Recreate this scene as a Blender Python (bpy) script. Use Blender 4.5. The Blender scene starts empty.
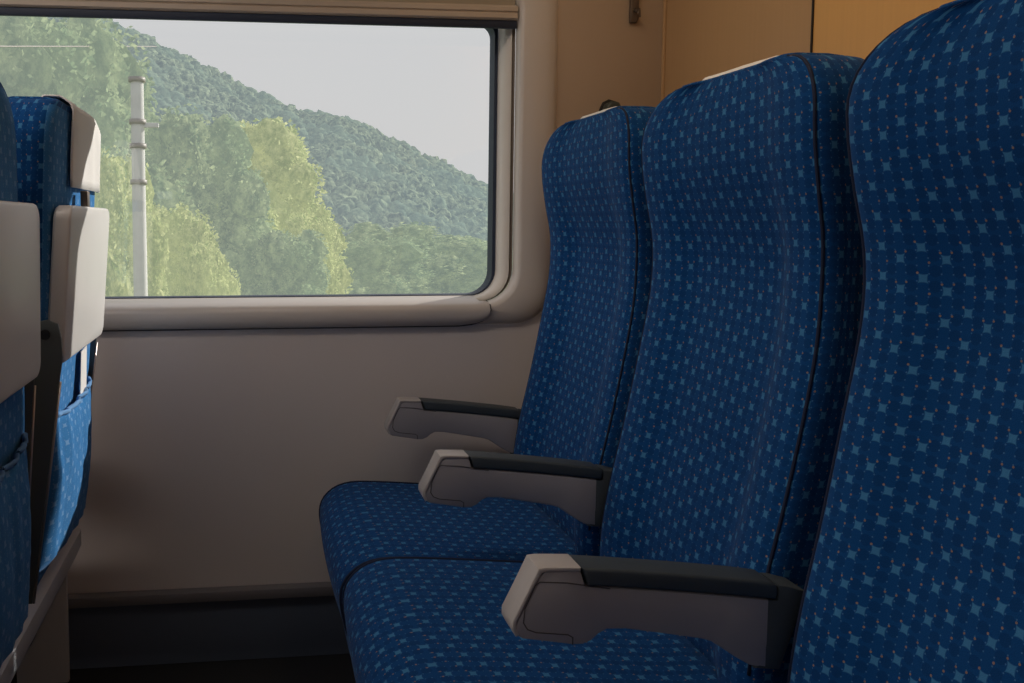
import bpy, bmesh, math, random
from mathutils import Vector, Matrix, noise
R = math.radians
PI = math.pi
C = bpy.context.scene.collection
random.seed(7)

# ------------------------------------------------------------------ node helpers
class S:
    """a float socket with arithmetic"""
    def __init__(s, nt, k): s.nt, s.k = nt, k
    def _m(s, op, *a):
        n = s.nt.nodes.new('ShaderNodeMath'); n.operation = op
        for i, v in enumerate((s,) + a):
            if isinstance(v, S): s.nt.links.new(v.k, n.inputs[i])
            else: n.inputs[i].default_value = v
        return S(s.nt, n.outputs[0])
    def __add__(s, o): return s._m('ADD', o)
    def __sub__(s, o): return s._m('SUBTRACT', o)
    def __mul__(s, o): return s._m('MULTIPLY', o)
    def __truediv__(s, o): return s._m('DIVIDE', o)
    def __pow__(s, o): return s._m('POWER', o)
    def fract(s): return s._m('FRACT')
    def abs(s): return s._m('ABSOLUTE')
    def lt(s, o): return s._m('LESS_THAN', o)
    def gt(s, o): return s._m('GREATER_THAN', o)
    def mx(s, o): return s._m('MAXIMUM', o)
    def mn(s, o): return s._m('MINIMUM', o)
    def sqrt(s): return s._m('SQRT')

def new_mat(name):
    m = bpy.data.materials.new(name); m.use_nodes = True
    nt = m.node_tree; b = nt.nodes['Principled BSDF']
    return m, nt, b

def mixc(nt, fac, a, b):
    n = nt.nodes.new('ShaderNodeMix'); n.data_type = 'RGBA'
    if isinstance(fac, S): nt.links.new(fac.k, n.inputs[0])
    else: n.inputs[0].default_value = fac
    for sock, v in ((n.inputs[6], a), (n.inputs[7], b)):
        if isinstance(v, (tuple, list)): sock.default_value = (*v[:3], 1)
        else: nt.links.new(v, sock)
    return n.outputs[2]

def noise_s(nt, vec, scale, detail=2, rough=.5):
    n = nt.nodes.new('ShaderNodeTexNoise'); n.inputs['Scale'].default_value = scale
    n.inputs['Detail'].default_value = detail; n.inputs['Roughness'].default_value = rough
    if vec is not None: nt.links.new(vec, n.inputs['Vector'])
    return S(nt, n.outputs['Fac'])

def coord(nt, kind):
    n = nt.nodes.new('ShaderNodeTexCoord'); return n.outputs[kind]

def plastic(name, col, rough=.45, var=.06, bump=.02, scale=300, spec=.5, metal=0):
    m, nt, b = new_mat(name)
    o = coord(nt, 'Object')
    f = noise_s(nt, o, 6, 3)
    c = mixc(nt, f, tuple(x*(1-var) for x in col), tuple(min(1, x*(1+var)) for x in col))
    nt.links.new(c, b.inputs['Base Color'])
    b.inputs['Roughness'].default_value = rough
    b.inputs['Specular IOR Level'].default_value = spec
    b.inputs['Metallic'].default_value = metal
    if bump:
        bn = nt.nodes.new('ShaderNodeBump'); bn.inputs['Strength'].default_value = bump*4
        bn.inputs['Distance'].default_value = .0008
        nt.links.new(noise_s(nt, o, scale, 2).k, bn.inputs['Height'])
        nt.links.new(bn.outputs[0], b.inputs['Normal'])
    return m

def fabric(name, base, dark, star, dot, orange):
    m, nt, b = new_mat(name)
    uvn = nt.nodes.new('ShaderNodeUVMap'); uvn.uv_map = 'UVMap'
    sp = nt.nodes.new('ShaderNodeSeparateXYZ'); nt.links.new(uvn.outputs[0], sp.inputs[0])
    u = S(nt, sp.outputs[0]); v = S(nt, sp.outputs[1])
    PU, PV = .046, .032
    cu = u/PU; cv = v/PV
    # slight wobble so that the weave looks printed on cloth
    def cell(cx, cy, nu=1, nv=1):
        dx = ((cu*nu - cx*nu + .5).fract() - .5)*(PU/nu)
        dy = ((cv*nv - cy*nv + .5).fract() - .5)*(PV/nv)
        return dx, dy
    def starm(cx, cy, Rr=.0072):
        dx, dy = cell(cx, cy)
        p = ((dx + dy)*.7071).abs(); q = ((dx - dy)*.7071).abs()
        d = (p*(1/Rr))**.72 + (q*(1/Rr))**.72
        return ((d*-1.0 + 1.12)/.24).mx(0.0).mn(1.0)
    def dotm(cx, cy, r, nu=1, nv=1):
        dx, dy = cell(cx, cy, nu, nv)
        return (dx*dx + dy*dy).lt(r*r)
    stars = starm(0, 0).mx(starm(.5, .62))
    dots = dotm(.125, .16, .00085, 4, 4)
    org = dotm(-.12, .176, .0013).mx(dotm(.138, .515, .0013)).mx(dotm(.385, -.165, .0012)).mx(dotm(-.362, -.145, .0012))
    # dark rosettes
    dx, dy = cell(.25, .25, 2, 2)
    rr = (dx*dx + dy*dy).sqrt()
    ros = rr.lt(.0062)
    o = coord(nt, 'UV')
    weave = noise_s(nt, o, 900, 1)
    big = noise_s(nt, o, 9, 2)
    col = mixc(nt, weave, tuple(x*.72 for x in base), tuple(x*1.28 for x in base))
    col = mixc(nt, ros*.35, col, dark)
    col = mixc(nt, dots*.85, col, dot)
    col = mixc(nt, stars*(weave*.5+.62), col, star)
    col = mixc(nt, org*.7, col, orange)
    nt.links.new(col, b.inputs['Base Color'])
    b.inputs['Roughness'].default_value = .92
    b.inputs['Specular IOR Level'].default_value = .12
    b.inputs['Sheen Weight'].default_value = .12
    b.inputs['Sheen Roughness'].default_value = .4
    b.inputs['Sheen Tint'].default_value = (.45, .65, 1, 1)
    bn = nt.nodes.new('ShaderNodeBump'); bn.inputs['Strength'].default_value = .35; bn.inputs['Distance'].default_value = .001
    nt.links.new((noise_s(nt, o, 700, 1)*.7 + big*1.2 + stars*.25).k, bn.inputs['Height'])
    nt.links.new(bn.outputs[0], b.inputs['Normal'])
    return m

M = {}
M['fabric'] = fabric('blue_star_fabric', (.0035, .053, .19), (.002, .024, .095), (.048, .195, .40), (.05, .15, .33), (.30, .19, .11))
M['rear'] = fabric('rear_blue_fabric', (.035, .175, .42), (.03, .14, .35), (.15, .30, .54), (.15, .30, .52), (.14, .26, .46))
M['pipe'] = plastic('piping_cloth', (.003, .010, .04), .85, bump=.1)
M['grey'] = plastic('armrest_grey', (.29, .28, .30), .5)
M['grey_lit'] = plastic('armrest_grey_lit', (.42, .395, .385), .42)
M['pad'] = plastic('armrest_dark_pad', (.040, .052, .062), .55, bump=.05)
M['seam'] = plastic('seam_dark', (.06, .055, .06), .7, bump=0)
M['tray'] = plastic('tray_plastic', (.66, .65, .63), .38)
M['plate'] = plastic('side_plate', (.095, .115, .118), .5)
M['metal'] = plastic('brushed_metal', (.5, .44, .42), .35, metal=.8)
M['frame'] = plastic('seat_frame_grey', (.55, .57, .61), .45)
M['blackish'] = plastic('black_plastic', (.012, .013, .015), .5)
M['cover'] = plastic('white_cover', (.80, .79, .77), .9, var=.03, bump=.25, scale=500, spec=.1)
M['paper'] = plastic('paper', (.75, .73, .72), .8, bump=0)
M['wall'] = plastic('wall_panel', (.64, .59, .575), .5, var=.02)
M['surround'] = plastic('window_surround', (.60, .55, .51), .32, var=.02)
M['inner'] = plastic('window_inner_frame', (.70, .66, .61), .4, var=.02)
M['groove'] = plastic('blind_guide_brown', (.17, .14, .115), .5)
M['gasket'] = plastic('rubber_gasket', (.014, .026, .055), .6)
M['blind'] = plastic('blind_cloth', (.34, .29, .22), .8, bump=.1)
M['rail'] = plastic('blind_rail', (.50, .42, .34), .4)
M['kick'] = plastic('kick_panel', (.085, .11, .16), .55)
M['lip'] = plastic('baseboard_lip', (.16, .155, .17), .5)
M['ceil'] = plastic('ceiling_panel', (.6, .58, .54), .6)
M['knob'] = plastic('knob_green_grey', (.05, .058, .05), .5)
M['bronze'] = plastic('bronze', (.13, .10, .08), .35, metal=.5)

def mat_floor():
    m, nt, b = new_mat('floor_vinyl')
    o = coord(nt, 'Object')
    f = noise_s(nt, o, 400, 1)
    nt.links.new(mixc(nt, f, (.010, .011, .014), (.028, .03, .034)), b.inputs['Base Color'])
    b.inputs['Roughness'].default_value = .6
    return m
M['floor'] = mat_floor()

def mat_bulk():
    m, nt, b = new_mat('tan_laminate')
    o = coord(nt, 'Object')
    mp = nt.nodes.new('ShaderNodeMapping'); mp.inputs['Scale'].default_value = (60, 60, 1.2)
    nt.links.new(o, mp.inputs[0])
    g = noise_s(nt, mp.outputs[0], 2.2, 3)
    sp = nt.nodes.new('ShaderNodeSeparateXYZ'); nt.links.new(o, sp.inputs[0])
    y = S(nt, sp.outputs[1])
    base = mixc(nt, y.lt(1.44), (.47, .29, .145), (.68, .38, .13))
    c = mixc(nt, g*.16, base, (.18, .10, .04))
    nt.links.new(c, b.inputs['Base Color']); b.inputs['Roughness'].default_value = .45
    return m
M['bulk'] = mat_bulk()
M['recess'] = plastic('recess_wall', (.42, .31, .22), .5, var=.03)

def mat_glass():
    m, nt, b = new_mat('window_glass')
    nt.nodes.remove(b)
    out = nt.nodes['Material Output']
    t = nt.nodes.new('ShaderNodeBsdfTransparent'); t.inputs[0].default_value = (.96, .96, .96, 1)
    g = nt.nodes.new('ShaderNodeBsdfGlossy'); g.inputs['Roughness'].default_value = .01
    fr = nt.nodes.new('ShaderNodeFresnel'); fr.inputs[0].default_value = 1.7
    mx = nt.nodes.new('ShaderNodeMixShader')
    nt.links.new((S(nt, fr.outputs[0])*1.5).k, mx.inputs[0])
    nt.links.new(t.outputs[0], mx.inputs[1]); nt.links.new(g.outputs[0], mx.inputs[2])
    nt.links.new(mx.outputs[0], out.inputs[0])
    return m
M['glass'] = mat_glass()

def mat_leaf(name, c1, c2, c3, haze_glow=(.2, .25, .25), hz=0., sc=1.5):
    m, nt, b = new_mat(name)
    nt.nodes.remove(b); out = nt.nodes['Material Output']
    o = coord(nt, 'Object')
    f = noise_s(nt, o, sc*3, 6, .75)
    f2 = noise_s(nt, o, sc*.22, 2)
    c = mixc(nt, ((f - .40)*4.5).mx(0.0).mn(1.0), c1, c2)  # strong contrast paints sunlit highlights and dark pockets into the leaf colour
    c = mixc(nt, ((f2 - .45)*4.0).mx(0.0).mn(.6), c, c3)
    d = nt.nodes.new('ShaderNodeBsdfDiffuse'); nt.links.new(c, d.inputs[0])
    t = nt.nodes.new('ShaderNodeBsdfTranslucent'); nt.links.new(c, t.inputs[0])
    mx = nt.nodes.new('ShaderNodeMixShader'); mx.inputs[0].default_value = .5
    nt.links.new(d.outputs[0], mx.inputs[1]); nt.links.new(t.outputs[0], mx.inputs[2])
    e = nt.nodes.new('ShaderNodeEmission'); e.inputs[0].default_value = (*haze_glow, 1); e.inputs[1].default_value = 1  # glow painted in for distant haze and to brighten the backlit foliage
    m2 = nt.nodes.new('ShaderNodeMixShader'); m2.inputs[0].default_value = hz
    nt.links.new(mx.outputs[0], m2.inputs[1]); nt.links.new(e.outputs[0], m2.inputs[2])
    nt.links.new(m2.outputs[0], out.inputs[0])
    return m
HAZE_GLOW = (.68, .77, .82)
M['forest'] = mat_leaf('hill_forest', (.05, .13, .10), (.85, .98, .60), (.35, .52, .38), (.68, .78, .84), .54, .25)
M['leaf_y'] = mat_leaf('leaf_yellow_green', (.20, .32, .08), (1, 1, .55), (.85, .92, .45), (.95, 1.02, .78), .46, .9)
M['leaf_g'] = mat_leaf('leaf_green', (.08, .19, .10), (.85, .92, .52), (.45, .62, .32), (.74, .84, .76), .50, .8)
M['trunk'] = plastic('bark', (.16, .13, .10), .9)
M['hill'] = mat_leaf('hill_soil', (.05, .10, .05), (.10, .16, .08), (.08, .12, .07), HAZE_GLOW, .4, .1)
M['grass'] = mat_leaf('grass', (.25, .33, .14), (.45, .5, .28), (.35, .42, .2), HAZE_GLOW, .25, .3)
M['concrete'] = plastic('mast_concrete', (.62, .62, .60), .8, var=.12)
M['wire'] = plastic('wire_metal', (.35, .33, .30), .5)

# ------------------------------------------------------------------ object helpers
def obj(name, me, mat, parent=None, smooth=True):
    o = bpy.data.objects.new(name, me); C.objects.link(o)
    if mat: me.materials.append(mat)
    if smooth:
        me.polygons.foreach_set('use_smooth', [True]*len(me.polygons))
    if parent: o.parent = parent
    return o
def sharp(o, ang=35):
    me = o.data
    bm = bmesh.new(); bm.from_mesh(me)
    for e in bm.edges:
        if len(e.link_faces) == 2 and e.calc_face_angle(0) > R(ang): e.smooth = False
    bm.to_mesh(me); bm.free()
    return o
def thing(name, label, cat, loc=(0, 0, 0), group=None):
    o = bpy.data.objects.new(name, None); C.objects.link(o); o.location = loc
    o.empty_display_size = .1
    o['label'] = label; o['category'] = cat
    if group: o['group'] = group
    return o
def tag(o, label, cat, group=None, kind=None):
    o['label'] = label; o['category'] = cat
    if group: o['group'] = group
    if kind: o['kind'] = kind
    return o
def struct(o): o['kind'] = 'structure'; return o
def mesh(name, vs, fs, uvs=None):
    me = bpy.data.meshes.new(name); me.from_pydata(vs, [], fs)
    if uvs:
        l = me.uv_layers.new(name='UVMap')
        for lp in me.loops: l.data[lp.index].uv = uvs[lp.vertex_index]
    me.update(); return me
def bm_mesh(name, bm):
    bmesh.ops.recalc_face_normals(bm, faces=bm.faces[:])
    me = bpy.data.meshes.new(name); bm.to_mesh(me); bm.free(); return me

def loft_rings(name, rings, uvf, closed=True, cap=True):
    """rings: lists of equal length of 3-vectors; uvf(i,j) -> uv; the seam column is doubled for clean UVs"""
    n = len(rings[0]); vs = []; uvs = []; fs = []
    m = n + 1 if closed else n
    for i, r in enumerate(rings):
        for j in range(m):
            vs.append(r[j % n]); uvs.append(uvf(i, j))
    for i in range(len(rings)-1):
        for j in range(m-1):
            a = i*m+j; fs.append((a, a+1, a+m+1, a+m))
    if cap and closed:
        fs.append(tuple(range(n))[::-1]); k = (len(rings)-1)*m; fs.append(tuple(range(k, k+n)))
    me = mesh(name, vs, fs, uvs)
    bm = bmesh.new(); bm.from_mesh(me)
    bmesh.ops.remove_doubles(bm, verts=bm.verts[:], dist=1e-6)
    bmesh.ops.recalc_face_normals(bm, faces=bm.faces[:])
    bm.to_mesh(me); bm.free()
    return me

def extrude_poly(name, pts, y0, y1, bev=.003, seg=2):
    """pts in XZ, extruded from y0 to y1, rim edges bevelled"""
    bm = bmesh.new()
    a = [bm.verts.new((x, y0, z)) for x, z in pts]
    f = bm.faces.new(a)
    ex = bmesh.ops.extrude_face_region(bm, geom=[f])
    nv = [g for g in ex['geom'] if isinstance(g, bmesh.types.BMVert)]
    for v in nv: v.co.y = y1
    bmesh.ops.recalc_face_normals(bm, faces=bm.faces[:])
    if bev:
        es = [e for e in bm.edges if abs(e.verts[0].co.y-e.verts[1].co.y) < 1e-6]
        bmesh.ops.bevel(bm, geom=es, offset=bev, segments=seg, profile=.5, affect='EDGES', clamp_overlap=True)
    return bm_mesh(name, bm)

def box_bm(bm, x0, x1, y0, y1, z0, z1, bev=0, seg=2):
    g = bmesh.ops.create_cube(bm, size=1)
    for v in g['verts']:
        v.co = Vector(((x0+x1)/2 + v.co.x*(x1-x0), (y0+y1)/2 + v.co.y*(y1-y0), (z0+z1)/2 + v.co.z*(z1-z0)))
    if bev:
        es = list({e for v in g['verts'] for e in v.link_edges})
        bmesh.ops.bevel(bm, geom=es, offset=bev, segments=seg, profile=.5, affect='EDGES')
def box(name, x0, x1, y0, y1, z0, z1, mat, parent=None, bev=.003, seg=2):
    bm = bmesh.new(); box_bm(bm, x0, x1, y0, y1, z0, z1, bev, seg)
    return sharp(obj(name, bm_mesh(name, bm), mat, parent))
def tube_mesh(name, pts, r, n=8, closed=False):
    pts = [Vector(p) for p in pts]; rings = []
    N = len(pts)
    for i, p in enumerate(pts):
        a = pts[(i-1) % N] if (closed or i) else p; b = pts[(i+1) % N] if (closed or i < N-1) else p
        t = (b-a).normalized()
        u = t.orthogonal().normalized() if abs(t.y) > .99 else t.cross(Vector((0, 1, 0))).normalized()
        w = t.cross(u)
        rr = r[i] if isinstance(r, (list, tuple)) else r
        rings.append([p + (u*math.cos(k*2*PI/n) + w*math.sin(k*2*PI/n))*rr for k in range(n)])
    if closed: rings.append(rings[0])
    return loft_rings(name, rings, lambda i, j: (0, 0), cap=not closed)
def interp(tab, t):
    """smooth (catmull) interpolation of a table sorted by t"""
    if t <= tab[0][0]: return tab[0][1]
    if t >= tab[-1][0]: return tab[-1][1]
    for i in range(len(tab)-1):
        if tab[i][0] <= t <= tab[i+1][0]:
            x0, y0 = tab[i]; x1, y1 = tab[i+1]
            m0 = (y1-tab[i-1][1])/(x1-tab[i-1][0]) if i else (y1-y0)/(x1-x0)
            m1 = (tab[i+2][1]-y0)/(tab[i+2][0]-x0) if i+2 < len(tab) else (y1-y0)/(x1-x0)
            h = x1-x0; s = (t-x0)/h
            return (2*s**3-3*s**2+1)*y0 + (s**3-2*s**2+s)*h*m0 + (-2*s**3+3*s**2)*y1 + (s**3-s**2)*h*m1

def rrect(x0, x1, z0, z1, r, y, k=8):
    """rounded rectangle in the XZ plane, r may be (bl, br, tr, tl)"""
    if not isinstance(r, (tuple, list)): r = (r,)*4
    out = []
    cs = [(x0+r[0], z0+r[0], r[0], PI), (x1-r[1], z0+r[1], r[1], 1.5*PI), (x1-r[2], z1-r[2], r[2], 0), (x0+r[3], z1-r[3], r[3], .5*PI)]
    for cx, cz, rr, a in cs:
        for i in range(k+1):
            t = a + .5*PI*i/k
            out.append(Vector((cx+rr*math.cos(t), y, cz+rr*math.sin(t))))
    return out
def strip_loops(name, loops):
    n = len(loops[0]); vs = [v for l in loops for v in l]; fs = []
    for i in range(len(loops)-1):
        for j in range(n):
            a = i*n+j; b = i*n+(j+1) % n
            fs.append((a, b, b+n, a+n))
    me = mesh(name, vs, fs)
    return me

# ------------------------------------------------------------------ the room shell
XL, XB, YF, YW, ZC = -3.6, 1.0, -1.45, 2.0, 2.12
GX0, GX1, GZ0, GZ1 = -.99, .604, .8685, 1.540        # window glass
o = obj('wall_back', strip_loops('wall_back', [rrect(XL, XB, 0, ZC, .001, YW), rrect(-1.12, .720, .812, 1.84, .09, YW)]), M['wall'], smooth=False); struct(o)
# recessed brown piece of wall between the window surround and the bulkhead
o = box('trim_1', .728, .997, 1.992, 2.0, .84, ZC, M['recess'], bev=.001); struct(o)
# window surround with its soft outer edge and the reveal
L = [rrect(-1.135, .737, .803, 1.86, .10, 1.9995),
     rrect(-1.13, .732, .806, 1.855, .098, 1.991),
     rrect(-1.12, .722, .814, 1.848, .093, 1.983),
     rrect(-1.10, .702, .83, 1.83, .085, 1.978),
     rrect(-1.04, .648, .842, 1.640, .09, 1.9735),
     rrect(-1.036, .641, .850, 1.634, .084, 1.978),
     rrect(-1.032, .637, .8535, 1.630, .082, 1.986),
     rrect(-1.03, .636, .857, 1.628, .08, 2.01)]
win = thing('window_1', 'wide train window with rounded corners in beige surround', 'window'); win['kind'] = 'structure'
del win['category']; del win['label']
sur = sharp(obj('window_surround', strip_loops('surround', L), M['surround'], win), 40)
obj('blind_guide', strip_loops('guide', [rrect(-1.03, .636, .857, 1.628, .08, 2.012), rrect(-1.018, .627, .858, 1.625, .074, 2.018), rrect(-1.018, .627, .858, 1.625, .074, 2.010)]), M['groove'], win, False)
obj('inner_frame', strip_loops('inner', [rrect(-1.018, .627, .858, 1.625, .074, 2.010), rrect(-1.015, .6255, .8585, 1.623, .073, 2.009), rrect(-1.006, .616, .8645, 1.618, .068, 2.06), rrect(-1.0, .610, .8665, 1.616, .064, 2.087)]), M['inner'], win)
obj('gasket', strip_loops('gasket', [rrect(-1.0, .611, .8660, 1.618, .064, 2.074), rrect(GX0, GX1, GZ0, GZ1, (.058, .058, .034, .034), 2.076), rrect(GX0, GX1, GZ0, GZ1, (.058, .058, .034, .034), 2.12)]), M['gasket'], win, False)
gl = rrect(GX0-.01, GX1+.01, GZ0-.01, GZ1+.01, .05, 2.10)
obj('glass_pane', mesh('glass', gl, [tuple(range(len(gl)))]), M['glass'], win, False)
# sill ledge with its own panel seam underneath
sl = thing('trim_2', '', ''); del sl['label']; del sl['category']; struct(sl)
pr = [(1.9995, .802), (1.990, .802), (1.982, .807), (1.975, .822), (1.972, .838), (1.9755, .8495), (1.984, .8555), (2.04, .8625), (2.086, .8680)]
xs = [-1.5, .45, .50, .535, .556, .568, .572]
rings = []
for x in xs:
    t = max(0, (x-.50)/.072); q = .030*(1-math.sqrt(max(0, 1-t*t)))
    rings.append([Vector((x, y-.0015 if z < .852 else y, max(z, .802+q))) for y, z in pr])
o = obj('sill_ledge', loft_rings('sill', rings, lambda i, j: (0, 0), closed=False, cap=False), M['surround'], sl)
md = o.modifiers.new('s', 'SOLIDIFY'); md.thickness = .001
obj('sill_seam', tube_mesh('seam', [(-1.5, 1.9985, .799), (.50, 1.9985, .799), (.53, 1.992, .803), (.555, 1.984, .812), (.569, 1.976, .826), (.5725, 1.970, .840), (.572, 1.9755, .8515), (.572, 2.03, .8625)], .0013, 6), M['seam'], sl)
# blind: cloth, rail and dark rubber seal
bl = thing('roller_blind', 'beige roller blind pulled slightly down at top of train window', 'blind', (0, 0, 0))
obj('blind_cloth', mesh('bc', [(-1.02, 1.998, 1.53), (.63, 1.998, 1.53), (.63, 1.998, 1.63), (-1.02, 1.998, 1.63)], [(0, 1, 2, 3)]), M['blind'], bl, False)
rp = [(1.99, 1.525), (1.984, 1.529), (1.984, 1.539), (1.988, 1.542), (1.984, 1.545), (1.984, 1.554), (1.989, 1.559), (1.999, 1.559), (1.999, 1.525)]
obj('blind_rail', loft_rings('br', [[Vector((x, y, z)) for y, z in rp] for x in (-1.024, .632)], lambda i, j: (0, 0)), M['rail'], bl, False)
box('rubber_seal', -1.024, .633, 1.992, 2.004, 1.507, 1.525, M['gasket'], bl, .002)
# bulkhead behind the seats
o = obj('wall_right', mesh('wr', [(XB, YF, 0), (XB, YW, 0), (XB, YW, ZC), (XB, YF, ZC)], [(0, 1, 2, 3)]), M['bulk'], None, False); struct(o)
o = box('trim_3', .9965, .9995, 1.4385, 1.4415, .1, ZC, M['blackish'], bev=0); struct(o)
o = box('trim_4', .993, 1.0, 1.984, 1.992, .2, ZC, M['bulk'], bev=.002); struct(o)
# floor, ceiling and the other walls
o = obj('floor', mesh('fl', [(XL, YF, 0), (XB, YF, 0), (XB, YW, 0), (XL, YW, 0)], [(0, 1, 2, 3)]), M['floor'], None, False); struct(o)
o = obj('ceiling', mesh('cl', [(XL, YF, ZC), (XB, YF, ZC), (XB, YW, ZC), (XL, YW, ZC)], [(3, 2, 1, 0)]), M['ceil'], None, False); struct(o)
o = obj('wall_left', mesh('wl', [(XL, YF, 0), (XL, YW, 0), (XL, YW, ZC), (XL, YF, ZC)], [(0, 1, 2, 3)]), M['wall'], None, False); struct(o)
o = obj('wall_front', strip_loops('wf', [rrect(XL, XB, 0, ZC, .001, YF), rrect(-1.6, .6, .87, 1.6, .07, YF), rrect(-1.55, .55, .9, 1.55, .05, YF-.05), rrect(-.6, -.5, 1.2, 1.25, .01, YF-.05)]), M['wall'], None, False); struct(o)
# baseboard: lip and dark kick panel
bs = thing('baseboard_back', '', ''); del bs['label']; del bs['category']; struct(bs)
box('lip', XL, .998, 1.968, 1.999, .155, .180, M['lip'], bs, .004)
box('kick_panel', XL, .998, 1.985, 1.999, .001, .155, M['kick'], bs, .001)

# ------------------------------------------------------------------ seats (local coordinates: X as in the car, Y about the seat's own middle, Z from the floor)
FX = [(.38, .604), (.48, .593), (.577, .603), (.713, .632), (.85, .658), (.934, .670), (1.02, .671), (1.087, .660), (1.155, .651), (1.21, .652), (1.26, .660)]
RX = [(.38, .708), (.45, .720), (.60, .733), (.75, .744), (.9, .748), (1.05, .750), (1.2, .752), (1.26, .752)]
ZT = 1.255
W = .226
def lean(x, z, k): return x + k*max(0, z-.42)
def make_backrest(k):
    zs = [.38 + .02*i for i in range(int((1.16-.38)/.02)+1)]
    zs += [ZT-.085+.085*math.sin(t*PI/2/9) for t in range(10)]
    rings = []; us = []; vls = []; vlen = 0
    for i, z in enumerate(zs):
        t = max(0, (z-(ZT-.085))/.085)
        dw = 1-math.sqrt(max(0, 1-t**2.2)); w = W
        # a little narrower at the waist
        w -= .006*math.exp(-((z-.98)/.09)**2)
        f = interp(FX, z); r = interp(RX, z)
        bow = .030 if z < 1.0 else .030 - .018*min(1, (z-1.0)/.12)
        pinch = 1-.0*t
        ring = []
        N = 34
        rc = .014
        for a in range(N+1):
            s = 1-2*a/N; s = math.copysign(1-(1-abs(s))**1.25, s)
            aa = abs(s)
            inner = 1/(1+math.exp((aa-.60)/.055))
            x = f + bow*inner*(1-.15*math.cos(s*1.2))
            if aa > .90: x += rc*((aa-.90)/.10)**2.4
            # seam line across the lower back
            x += .004*math.exp(-((z-.70-.02*inner)/.008)**2)*inner
            ring.append((x, w*s))
        ring += [(f+rc+.012, -w), ((f+r)/2, -w), (r-.022, -w), (r-.008, -w+.006), (r, -w+.024)]
        for a in range(1, 8): ring.append((r, -w+.024+(2*w-.048)*a/8))
        ring += [(r, w-.024), (r-.008, w-.006), (r-.022, w), ((f+r)/2, w), (f+rc+.012, w)]
        rings.append([(x, y*(1-(.115 if y > 0 else .070)/W*dw), z) for x, y in ring])
    # rounded top
    top = rings[-1]; cx = sum(p[0] for p in top)/len(top)
    for q, dz in ((.92, .003), (.72, .005), (.3, .006)):
        rings.append([(cx+(x-cx)*q, y*(1-(1-q)*.12), z+dz) for x, y, z in top])
    UV = []
    v = 0
    for i, rg in enumerate(rings):
        if i: v += (Vector(rg[0])-Vector(rings[i-1][0])).length if i < len(zs) else .006
        base = rings[min(i, 20)]
        u = 0; row = []
        for j in range(len(rg)+1):
            row.append((u, rg[j % len(rg)][2] if i < len(zs) else ZT+(i-len(zs)+1)*.012))
            p, q2 = rings[10][j % len(rg)], rings[10][(j+1) % len(rg)]
            u += math.hypot(p[0]-q2[0], p[1]-q2[1])
        UV.append(row)
    rings = [[(lean(x, z, k), y, z) for x, y, z in rg] for rg in rings]
    me = loft_rings('backrest', rings, lambda i, j: UV[i][j])
    # piping along the near and far front edges of the back
    pip = []
    for sgn in (1, -1):
        pts = []
        src = rings[:len(zs)]
        j = 1 if sgn > 0 else 33
        for rg in src[6:]:
            x, y, z = rg[j]; pts.append((x-.0005, y, z))
        pip.append(tube_mesh('piping', pts, .0022, 6))
    return me, pip

def make_cushion():
    w = .239
    pts = [(.615, .452), (.55, .455), (.48, .461), (.40, .468), (.32, .475), (.26, .479), (.225, .479), (.196, .472), (.173, .457), (.159, .437),
           (.1545, .412), (.156, .385), (.163, .350), (.175, .310), (.188, .270), (.197, .235), (.200, .205), (.206, .198), (.222, .198), (.232, .210), (.236, .25), (.25, .30), (.30, .33), (.40, .34), (.55, .34), (.605, .35), (.622, .38), (.624, .43)]
    # refine
    P = []
    n = len(pts)
    for i in range(n):
        p0, p1, p2, p3 = (Vector((*pts[(i+d) % n], 0)) for d in (-1, 0, 1, 2))
        for q in range(2):
            t = q/2
            P.append(.5*((2*p1)+(p2-p0)*t+(2*p0-5*p1+4*p2-p3)*t*t+(3*p1-p0-3*p2+p3)*t**3))
    n = len(P)
    # normals
    area = sum(P[i].x*P[(i+1) % n].y-P[(i+1) % n].x*P[i].y for i in range(n))
    sg = -1 if area > 0 else 1
    nr = []
    for i in range(n):
        t = (P[(i+1) % n]-P[i-1]).normalized(); nr.append(Vector((-t.y, t.x, 0))*(-sg))
    rings = []; ys = []
    rr = .024
    secs = []
    for a in range(7): secs.append((-w+rr-rr*math.cos(a*PI/12), rr*(1-math.sin(a*PI/12))))
    secs = [(-w + rr*(1-math.cos(a*PI/12)), rr*(1-math.sin(a*PI/12))) for a in range(7)]
    mid = [(-w+rr+(2*w-2*rr)*i/22, 0) for i in range(1, 22)]
    secs = secs + mid + [(-y, q) for y, q in secs[::-1]]
    for y, q in secs:
        cr = -.011 + .004*(1-(y/w)**2)
        ring = []
        for i in range(n):
            p = P[i]+nr[i]*q
            z = p.y + (cr if P[i].y > .44 else cr*max(0, (P[i].y-.36)/.08) if P[i].x < .3 and P[i].y > .36 else 0)
            x = p.x - (.010*(1-(y/w)**2) if P[i].x < .24 else 0)
            # soft seam set-in near the rear bolsters
            ring.append((x, y, z))
        rings.append(ring)
    L = [0]
    for i in range(n): L.append(L[-1]+(P[(i+1) % n]-P[i]).length)
    uo = [s[0] for s in secs]
    pipes = []
    for sec in (5, len(rings)-6):
        rg = rings[sec]; i0 = 4; i1 = 32
        pipes.append(tube_mesh('cushion_piping', rg[i0:i1], .0032, 6))
    return loft_rings('cushion', rings, lambda i, j: (uo[i]+.5, L[j])), pipes

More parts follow.
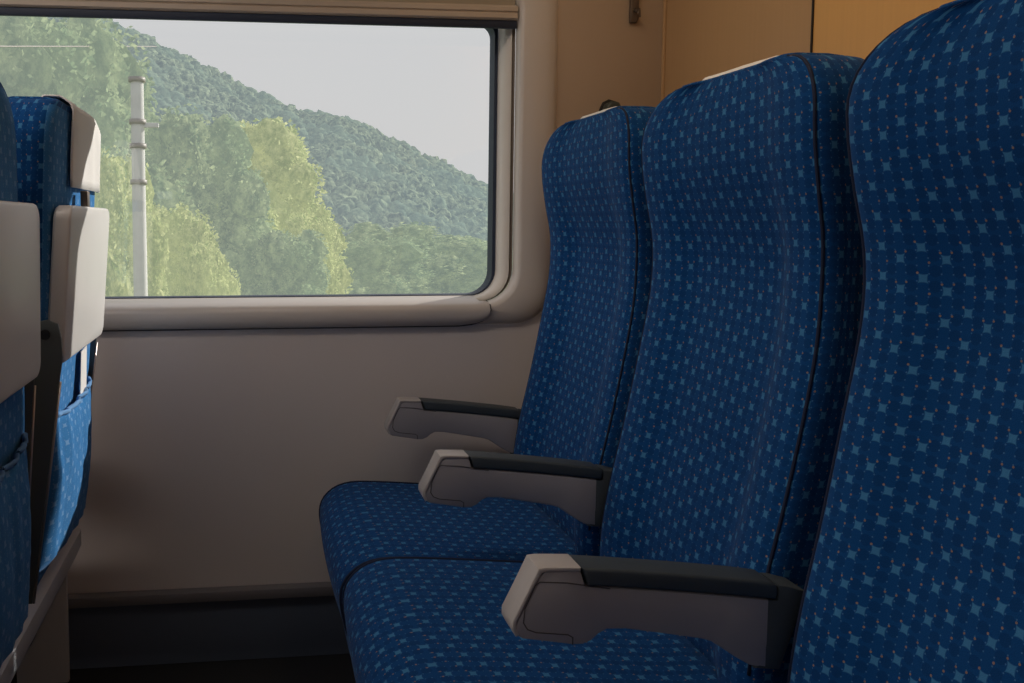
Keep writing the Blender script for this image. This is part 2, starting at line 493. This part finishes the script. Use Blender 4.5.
ARM = [(.319, .672), (.305, .645), (.289, .613), (.2885, .605), (.292, .598), (.300, .593), (.33, .588), (.358, .583), (.370, .583), (.380, .587), (.388, .594), (.398, .599), (.42, .598), (.47, .589), (.512, .581), (.524, .577), (.536, .569), (.555, .556), (.572, .546), (.60, .540), (.608, .541)]
def arm_top(x): return interp([(.30, .671), (.36, .6695), (.461, .659), (.55, .648), (.60, .640), (.64, .630)], x)
def make_arm(parent, Y, k=0, dx=0, dz=0):
    hw = .0205
    def T(p): return [(x+dx, z+dz) for x, z in p]
    body = ARM[3:19] + [(.592, .542), (.592, arm_top(.592)-.0185)] + [(x, arm_top(x)-.0185) for x in (.55, .50, .45, .40)] + [(.3715, arm_top(.372)-.0185), (.3655, arm_top(.3655)-.0005), (.325, .6705), (.318, .664)]
    a = bpy.data.objects.new('armrest', None); C.objects.link(a); a.parent = parent
    y0, y1 = Y-hw, Y+hw
    sharp(obj('arm_shell', extrude_poly('arm_shell', T(body), y0, y1, .003), M['grey'], a))
    # slanted nose strip and top: the shell's grey, painted lighter as if lit more
    nose = [(.2915, .5965), (.2870, .605), (.2872, .614), (.303, .646), (.316, .6735), (.325, .6745), (.3655, .6725), (.3655, .668), (.326, .6695), (.3205, .668), (.3075, .645), (.2925, .613), (.2925, .606), (.2955, .5985)]
    sharp(obj('end_cap', extrude_poly('end_cap', T(nose), y0-.0008, y1+.0008, .002), M['grey_lit'], a))
    pad = [(x, arm_top(x)+.003) for x in (.3665, .40, .44, .48, .52, .56, .596)] + [(.601, .640), (.603, .632), (.600, .6235)] + [(x, arm_top(x)-.0175) for x in (.56, .52, .48, .44, .40, .375)]
    sharp(obj('arm_pad', extrude_poly('arm_pad', T(pad), y0-.001, y1+.001, .004, 3), M['pad'], a))
    piv = [(.590, .6225), (.603, .6225), (.6035, .640), (.612, .639), (.636, .632), (.630, .60), (.609, .538), (.578, .5415), (.590, .575)]
    sharp(obj('pivot_block', extrude_poly('pivot_block', T(piv), y0+.0005, y1-.0005, .003), M['pad'], a))
    sm = [(.313, .6545), (.3015, .628), (.300, .612), (.305, .604), (.315, .600), (.352, .5955), (.3575, .592), (.3575, .584)]
    sm2 = [(.313, .6545), (.318, .658), (.35, .6555), (.40, .6465)]
    for nm, pp in (('cap_seam', sm[::-1]+sm2[1:]),):
        obj(nm, tube_mesh(nm, [(x+dx, y0-.0001, z+dz) for x, z in pp], .0007, 6), M['seam'], a)
    return a

def side_plate(parent, y0, y1, k, far=0):
    pl = [(.772, .885), (.778, .86), (.780, .83), (.775, .79), (.758, .62), (.736, .42), (.690, .42), (.693, .60), (.704, .80), (.715, .862), (.735, .888), (.755, .892)]
    if far: pl = [(x-.022*min(1, max(0, (x-.70)/.03)), z) for x, z in pl]
    o = sharp(obj('side_plate', extrude_poly('side_plate', [(lean(x, z, k), z) for x, z in pl], y0, y1, .002), M['plate'], parent))
    ym = (y0+y1)/2; fx = .022 if far else 0
    obj('edge_strip', tube_mesh('edge', [(lean(x+.0015-fx, z, k), ym, z) for x, z in ((.775, .79), (.758, .62), (.736, .42))], .0022, 6), M['metal'], o)
    bm = bmesh.new()
    bmesh.ops.create_cone(bm, cap_ends=True, segments=20, radius1=.009, radius2=.008, depth=.004, matrix=Matrix.Translation((lean(.752, .868, k), y0-.001 if y0 < 0 else y1+.001, .868)) @ Matrix.Rotation(PI/2, 4, 'X'))
    obj('hinge_pin', bm_mesh('pin', bm), M['blackish'], o, False)

def make_tray(parent, k):
    # folded-up tray: rounded slab in YZ leaning with the back
    L = []
    def rr(y0, y1, z0, z1, r, off):
        out = []
        for p in rrect(y0, y1, z0, z1, r, 0, 7):
            z = p.z; x = lean(interp([(.80, .740), (1.1, .752)], z) + off, z, k); out.append(Vector((x, p.x, z)))
        return out
    z0, z1, w = .812, 1.078, .198
    L = [rr(-w+.004, w-.004, z0+.004, z1-.004, .022, .004), rr(-w, w, z0, z1, .025, .008), rr(-w, w, z0, z1, .025, .028), rr(-w+.002, w-.002, z0+.002, z1-.002, .024, .0315), rr(-w+.005, w-.005, z0+.005, z1-.005, .022, .033)]
    me = loft_rings('tray', L, lambda i, j: (0, 0))
    t = sharp(obj('tray_table', me, M['tray'], parent), 40)
    bm = bmesh.new(); box_bm(bm, lean(.762, 1.09, k), lean(.776, 1.09, k), -.012, .012, 1.068, 1.108, .003)
    sharp(obj('tray_latch', bm_mesh('latch', bm), M['bronze'], t))
    return t

def make_cover(parent, k, y0, y1):
    # white cloth over the top rear of the headrest, with soft folds
    prof = [(1.2605, .700), (1.2715, .709), (1.2715, .735), (1.260, .7535), (1.248, .7590), (1.21, .7585), (1.17, .7580), (1.13, .758), (1.112, .7585)]
    rings = []; n = 26
    for z, x in prof:
        row = []
        for i in range(n+1):
            s = i/n; y = y0+(y1-y0)*s
            t = abs(y)
            drop = .085*(1-math.sqrt(max(0, 1-min(1, max(0, (t-.142)/.082))**2.2)))
            zz = min(z, z-drop if z > 1.2 else z) - (.008*max(0, 1-(y-y0)/.05) if z > 1.245 and y1 < .2 else 0)
            wv = .0016*noise.noise(Vector((y*18, z*9, 3.1))) + .001*math.sin(y*55+z*13)
            ex = 0
            if t > .202: ex = -(t-.202)*.55
            row.append((lean(x+wv+ex, zz, k), y, max(zz, 1.108)))
        rings.append(row)
    me = loft_rings('cover', rings, lambda i, j: (0, 0), closed=False, cap=False)
    o = obj('headrest_cover', me, M['cover'], parent)
    md = o.modifiers.new('s', 'SOLIDIFY'); md.thickness = .003; md.offset = 1
    return o

def make_pocket(parent, k, full=False):
    n, m = 26, 20
    rings = []; UV = []
    for i in range(m+1):
        t = i/m; z = .435 + .285*t
        row = []
        for j in range(n+1):
            s = -1+2*j/n; y = s*.192
            e = (1-abs(s)**4)
            b = (.030*math.sin(min(1, (1-t)*1.15+.12)*PI*.62)+.006)*e
            b += .004*math.sin(y*95+z*6)*math.exp(-((y+.13)/.05)**2)*e + .006*noise.noise(Vector((y*26, z*9, 7.7)))*e + .003*noise.noise(Vector((y*60, z*30, 1)))*e
            if t < .08: b *= t/.08
            zz = z - (.012*math.cos(s*PI/2) if t > .9 else 0)
            row.append((lean(interp(RX, z)+.002+b, z, k), y, zz))
        rings.append(row)
    me = loft_rings('pocket', rings, lambda i, j: (.384*j/n+.013, .285*i/m), closed=False, cap=False)
    o = obj('seat_pocket', me, M['rear'], parent)
    md = o.modifiers.new('s', 'SOLIDIFY'); md.thickness = .003; md.offset = 0
    obj('pocket_hem', tube_mesh('hem', [(x+.001, y, z) for x, y, z in rings[-1]], .0045, 8), M['rear'], o)
    return o

def make_seat(k, label, loc, cover=(-.16, .16), armdx=0, armdz=-.012, cdz=0, group=None):
    t = thing('train_seat', label, 'seat', loc, group)
    me, pip = make_backrest(k)
    b = obj('backrest', me, M['fabric'], t)
    me.materials.append(M['rear'])
    for p_ in me.polygons:
        if p_.center.x - lean(0, p_.center.z, k) > interp(RX, p_.center.z) - .006 and p_.center.z < ZT-.01: p_.material_index = 1
    for p in pip: obj('piping', p, M['pipe'], b)
    cm_, cp_ = make_cushion()
    o = obj('seat_cushion', cm_, M['fabric'], t); o.location = (0, .010, cdz)
    for p in cp_: obj('piping', p, M['pipe'], o)
    make_arm(t, .245, k, armdx, armdz)
    side_plate(t, -.2345, -.2265, k); side_plate(t, .2265, .2345, k, 1)
    make_tray(t, k)
    make_cover(t, k, *cover)
    make_pocket(t, k)
    # under-cushion pan and recline hinge
    box('seat_pan', .27, .62, -.20, .20, .305, .338, M['blackish'], t, .006)
    return t

G = 'blue patterned three-seat row beside the train window'
GA = 'seats in the row ahead seen from behind'
Y1, Y2, Y3 = 1.645, 1.155, .665
make_seat(0, 'blue star-patterned seat beside the window, with cushion reaching the wall', (0, Y1, 0), (-.09, .12), .018, -.026, -.007, G)
make_seat(0, 'middle blue star-patterned seat, between the window seat and the cropped seat', (0, Y2, 0), (-.112, .12), 0, -.017, .012, G)
make_seat(-.02, 'closest blue star-patterned seat at the right edge, its cushion out of view', (.018, Y3, 0), (-.15, .13), -.018, -.008, 0, G)
D = -1.088
make_seat(.035, 'sunlit seat in the row ahead, seen from behind beside the window', (D-.010, Y1, 0), (-.075, .2175), group=GA)
make_seat(-.022, 'seat ahead seen from behind at left edge, its grey tray in shade', (D, Y2, 0), (-.19, .03), group=GA)
# paper card in the sunlit seat's pocket
pc = mesh('card', [(.0, -.03, 0), (.0, .035, .008), (.006, .03, .16), (.006, -.028, .155)], [(0, 1, 2, 3)])
o = obj('paper_leaflet', pc, M['paper'], None, False); o.location = (D+.752, Y1+.085, .64)
md = o.modifiers.new('s', 'SOLIDIFY'); md.thickness = .0015
tag(o, 'white leaflet sticking out of the sunlit seat pocket', 'leaflet')

def bench_frame(dx, label):
    t = thing('seat_frame', label, 'frame', (dx, 0, 0))
    y0, y1 = .44, 1.87
    prof = [(.655, .405), (.700, .392), (.716, .378), (.716, .345), (.704, .318), (.66, .312), (.648, .33), (.648, .39)]
    rg = [[Vector((x, y, z)) for x, z in prof] for y in (y0, y1)]
    sharp(obj('rear_rail', loft_rings('rail', rg, lambda i, j: (0, 0)), M['frame'], t))
    box('front_rail', .29, .33, y0, y1, .255, .298, M['blackish'], t, .006)
    for y in (1.60, .72):
        l = box('leg', .42, .56, y-.03, y+.03, .012, .30, M['plate'], t, .012)
        box('foot_plate', .33, .68, y-.05, y+.05, .001, .014, M['blackish'], l, .004)
        box('cross_beam', .30, .68, y-.025, y+.025, .262, .312, M['plate'], l, .008)
    box('end_panel', .58, .69, 1.835, 1.85, .05, .32, M['frame'], t, .004)
    return t
bench_frame(0, 'dark steel frame and rail carrying the blue seats at right')
bench_frame(D, 'light grey rail and frame under the seats ahead at lower left')

# ------------------------------------------------------------------ hooks on the wall behind the window seat
ck = thing('coat_hook', 'slim bronze hook hanging high on the tan wall beside the window', 'hook', (.918, 1.992, 1.60))
o = obj('hook_bar', extrude_poly('hb', [(-.010, -.075), (.006, -.075), (.011, -.066), (.011, .06), (-.008, .06), (-.011, -.062)], -.012, 0, .003), M['bronze'], ck)
sharp(o)
obj('hook_tip', tube_mesh('ht', [(0, -.012, -.045), (0, -.026, -.052), (0, -.036, -.066), (0, -.034, -.048)], [.004, .004, .004, .003], 8), M['bronze'], ck)
kb = thing('wall_peg', 'dark green-grey rounded peg on wall just above the window seat', 'peg', (.862, 1.992, 1.312))
kp = [(-.014, -.022), (.016, -.022), (.020, -.012), (.020, .012), (.014, .022), (0, .026), (-.012, .020), (-.018, .006)]
sharp(obj('peg_body', extrude_poly('pb', kp, -.034, 0, .006, 3), M['knob'], kb))
sharp(obj('peg_plate', extrude_poly('pp', [(x*1.3, z*1.25) for x, z in kp], -.004, 0, .001), M['blackish'], kb))

# ------------------------------------------------------------------ ceiling lights and an added aisle fill
for i, (x, y) in enumerate(((-.9, .35),)):
    cl = thing('ceiling_light', 'long frosted ceiling light strip running above the aisle', 'light', (x, y, ZC-.02))
    box('light_housing', -1.6, 1.6, -.10, .10, 0, .02, M['ceil'], cl, .004)
def area(name, loc, rot, sx, sy, e, col):
    l = bpy.data.lights.new(name, 'AREA'); l.shape = 'RECTANGLE'; l.size = sx; l.size_y = sy; l.energy = e; l.color = col
    o = bpy.data.objects.new(name, l); C.objects.link(o); o.location = loc; o.rotation_euler = rot; return o
area('lamp_ceiling_strip', (-1.3, .95, ZC-.03), (0, 0, 0), 2.2, .2, 27, (1, .88, .79))
area('fill_aisle', (-1.9, -.28, ZC-.03), (0, 0, 0), 2.2, .2, 15, (1, .94, .91))  # unseen fill light, added to brighten the lower window wall
area('lamp_ceiling_far', (-2.6, .9, ZC-.03), (0, 0, 0), 1.2, .2, 14, (1, .88, .78))
area('lamp_bulkhead_warm', (.45, 1.0, ZC-.04), (0, R(-50), 0), .15, 1.2, 6.5, (1, .76, .5))

# ------------------------------------------------------------------ outdoors
def ridge(x):
    return interp([(-220, 60), (-90, 74), (-45, 67), (-18, 54), (2, 44), (20, 38), (32, 37), (50, 29), (66, 22), (85, 13), (110, 6), (160, 4), (260, 0)], x)
def hz(x, y):
    t = min(1, max(0, (y-90)/210)); t = t*t*(3-2*t)*.55+t*.45
    k = max(.2, x/y*300)
    return -9 + (ridge(x/y*300)+7)*t - max(0, y-300)*.25 + 2.5*noise.noise(Vector((x*.025, y*.02, 0)))*t
nx, ny = 70, 40
vs = []; fs = []
for j in range(ny+1):
    for i in range(nx+1):
        y = 80+280*j/ny; x = (-.75+1.5*i/nx)*y
        vs.append((x, y, hz(x, y)-1.5))
for j in range(ny):
    for i in range(nx):
        a = j*(nx+1)+i; fs.append((a, a+1, a+nx+2, a+nx+1))
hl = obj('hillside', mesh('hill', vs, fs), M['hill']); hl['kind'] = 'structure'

ico = bmesh.new(); bmesh.ops.create_icosphere(ico, subdivisions=2, radius=1)
IV = [v.co.copy() for v in ico.verts]; IF = [tuple(v.index for v in f.verts) for f in ico.faces]; ico.free()
def blobs(name, items, rough=.22):
    vs = []; fs = []
    for (c, rx, rz, sd) in items:
        o_ = len(vs); off = Vector((sd*3.7, sd*1.3, sd))
        for v in IV:
            d = 1+rough*2*noise.noise(v*2.1+off)
            vs.append((c[0]+v.x*rx*d, c[1]+v.y*rx*d, c[2]+v.z*rz*d))
        fs += [tuple(i+o_ for i in f) for f in IF]
    return mesh(name, vs, fs)
its = []
rnd = random.Random(3)
for i in range(6500):
    y = 95+225*rnd.random()**.8
    x = y*(-.42+.86*rnd.random())
    r = (1.1+1.5*rnd.random()**2)*(.7+.5*(y/300))
    its.append(((x, y, hz(x, y)+r*.2), r, r*(.8+.4*rnd.random()), rnd.random()*40))
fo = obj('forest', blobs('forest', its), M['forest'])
tag(fo, 'hazy green forest covering the hillside outside the window', 'forest', kind='stuff')

# ground by the railway
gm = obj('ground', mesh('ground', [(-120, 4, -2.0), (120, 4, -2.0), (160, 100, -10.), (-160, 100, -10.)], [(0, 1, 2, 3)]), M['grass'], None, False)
gm['kind'] = 'structure'

def tree_meshes(seed, h, r, leaf, nl, nclump):
    rn = random.Random(seed)
    its = []; cl = []
    for i in range(nclump):
        a = rn.random()*2*PI; q = rn.random()**.6*r*.72; zz = h*(.18+.72*rn.random())
        lim = math.sqrt(max(.08, 1-((zz/h-.5)/.55)**2))
        c = (math.cos(a)*q*lim, math.sin(a)*q*lim, zz); rr = r*(.20+.16*rn.random())
        cl.append((c, rr)); its.append((c, rr*.9, rr*.8, rn.random()*50))
    cb = blobs('clumps', its, .3)
    vs = [tuple(v.co) for v in cb.vertices]; fs = [tuple(p.vertices) for p in cb.polygons]
    for i in range(nl):
        c, rr = rn.choice(cl)
        d = Vector((rn.gauss(0, 1), rn.gauss(0, 1), rn.gauss(0, 1))).normalized()
        p = Vector(c)+Vector((d.x, d.y, d.z*.9))*rr*(.85+.32*rn.random())
        nrm = (d+Vector((rn.gauss(0, .6), rn.gauss(0, .6), rn.gauss(0, .6)))).normalized()
        u = nrm.orthogonal().normalized(); w = nrm.cross(u); ang = rn.random()*PI
        u = Vector((math.cos(ang), math.sin(ang), rn.gauss(0, .25))); w = Vector((rn.gauss(0, .5), rn.gauss(0, .5), 1)).normalized()
        s = leaf*(.6+.8*rn.random()); k = len(vs)
        vs += [tuple(p-u*s), tuple(p+w*s*.45), tuple(p+u*s), tuple(p-w*s*.45)]
        fs.append((k, k+1, k+2, k+3))
    crown = mesh('crown', vs, fs)
    trunk = tube_mesh('trunk', [(0, 0, -.5), (.05*r, 0, h*.2), (0, .04*r, h*.5), (0, 0, h*.8)], [r*.07, r*.055, r*.04, r*.015], 8)
    return crown, trunk
V = [tree_meshes(s, 6, 2.6, .085, 26000, 60) for s in (1, 2, 3)]
def px(p, y, Y):
    th = math.atan((p-345)/850)+R(6.4); X = Y*math.tan(th)
    dep = Y*math.cos(R(6.4))+X*math.sin(R(6.4))
    return X, 1.05+(222-y)/850*dep
# (pixel of the middle, pixel of the top, depth, width scale, height of the tree, material, label)
TR = [
 (255, 125, 34, .95, 'leaf_y', 0, 'tallest bright yellow-green tree in front of the hillside'),
 (286, 165, 33, .78, 'leaf_y', 1, 'bright yellow-green tree at the right end of the near tree group'),
 (312, 215, 30, .42, 'leaf_y', 2, 'small yellow-green tree below the right end of the near group'),
 (232, 190, 27, .95, 'leaf_y', 2, 'round yellow-green tree low at the middle of the window'),
 (285, 232, 24, .62, 'leaf_g', 0, 'low pale green bush at the bottom of the window, under bright trees'),
 (196, 120, 25, .95, 'leaf_g', 1, 'mid-green tree to the right of the pale mast'),
 (170, 205, 18, .62, 'leaf_y', 2, 'pale green bush right beside the pale mast'),
 (205, 245, 16, .45, 'leaf_y', 0, 'small pale bush at the window bottom, right of the mast'),
 (96, 42, 24, 1.25, 'leaf_g', 2, 'tall green tree left of the pale mast'),
 (38, 18, 20, 1.25, 'leaf_g', 0, 'tall green tree behind the sunlit seat at upper left'),
 (118, 160, 15, .62, 'leaf_y', 1, 'yellow-green tree just left of the pale mast'),
 (392, 225, 60, .85, 'leaf_g', 1, 'dark green tree at the foot of the hillside'),
 (462, 236, 64, .8, 'leaf_g', 0, 'green tree at the lower right corner of the window view'),
 (352, 240, 52, .7, 'leaf_g', 2, 'dark green bushy tree just right of the bright trees'),
]
for i, (p, yt, Y, sw, mt, kk, lab) in enumerate(TR):
    X, zt = px(p, yt, Y)
    zb = -2.0-8*(Y-4)/96-.2
    hgt = zt-zb
    t = thing('tree', lab, 'tree', (X, Y, zb), 'trees beyond the train window')
    cr, tk = V[kk]
    c = bpy.data.objects.new('crown', cr); C.objects.link(c); c.parent = t
    if not cr.materials: cr.materials.append(M['leaf_g']); tk.materials.append(M['trunk'])
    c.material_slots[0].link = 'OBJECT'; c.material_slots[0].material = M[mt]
    k = bpy.data.objects.new('trunk', tk); C.objects.link(k); k.parent = t
    sz = hgt/6.0; sx = sw*(Y/30)*1.15
    for q in (c, k): q.scale = (sx, sx, sz); q.rotation_euler.z = i*1.3
# mast with collars and bracket
mX, mz = px(140, 80, 11)
ms = thing('railway_mast', 'pale concrete railway mast standing outside the window at left', 'mast', (mX, 11, -2.6))
H = mz+2.6
sharp(obj('pole', tube_mesh('pole', [(0, 0, 0), (0, 0, H*.5), (0, 0, H)], [.095, .088, .08], 14), M['concrete'], ms))
for zz in (H-.03, H-.55, H-.85, H-1.3):
    obj('collar', tube_mesh('collar', [(0, 0, zz-.03), (0, 0, zz+.03)], .105, 14), M['wire'], ms)
box('bracket', .02, .26, -.03, .03, H-.62, H-.56, M['concrete'], ms, .01)
wX0, wz0 = px(8, 50, 9); wX1, wz1 = px(160, 50, 285)
ow = obj('overhead_wire', tube_mesh('wire', [(wX0-(wX1-wX0)*.03, 9-276*.03, wz0-(wz1-wz0)*.03), (wX0, 9, wz0), (wX1, 285, wz1)], [.006, .008, .14], 6), M['wire'])
tag(ow, 'thin pale power line crossing the trees at the window top left', 'wire')

# ------------------------------------------------------------------ light and sky
w = bpy.data.worlds.new('world'); bpy.context.scene.world = w; w.use_nodes = True
nt = w.node_tree; bg = nt.nodes['Background']
tc = nt.nodes.new('ShaderNodeTexCoord'); sp = nt.nodes.new('ShaderNodeSeparateXYZ'); nt.links.new(tc.outputs['Generated'], sp.inputs[0])
cr = nt.nodes.new('ShaderNodeValToRGB'); nt.links.new(sp.outputs[2], cr.inputs[0])
cr.color_ramp.elements[0].position = 0; cr.color_ramp.elements[0].color = (.60, .60, .595, 1)
cr.color_ramp.elements[1].position = .6; cr.color_ramp.elements[1].color = (.58, .60, .63, 1)
nt.links.new(cr.outputs[0], bg.inputs[0]); bg.inputs[1].default_value = 2.1
sun = bpy.data.lights.new('sun', 'SUN'); sun.energy = 8.5; sun.angle = R(.6); sun.color = (1, .95, .87)
so = bpy.data.objects.new('sun', sun); C.objects.link(so)
so.rotation_euler = Vector((1.5, 1.0, .88)).to_track_quat('Z', 'Y').to_euler()

cam = bpy.data.cameras.new('camera'); co = bpy.data.objects.new('camera', cam); C.objects.link(co)
co.location = (0, 0, 1.05); co.rotation_euler = (R(90-4.24), 0, R(-6.4))
cam.sensor_width = 36; cam.lens = 850/1024*36; cam.shift_x = (512-345)/1024; cam.shift_y = -(341.5-285)/1024
cam.clip_start = .05; cam.clip_end = 2000
bpy.context.scene.camera = co
sc = bpy.context.scene
sc.view_settings.view_transform = 'Standard'; sc.view_settings.look = 'None'
sc.view_settings.exposure = 0
sc.view_settings.use_curve_mapping = True
cm = sc.view_settings.curve_mapping
cm.use_clip = True
cv = cm.curves[3]; cv.points[1].location = (1, .565)
cv.points[0].handle_type = 'VECTOR'; cv.points[1].handle_type = 'VECTOR'
cm.update()
sc.cycles.max_bounces = 10; sc.cycles.transparent_max_bounces = 12
sc.cycles.use_denoising = True
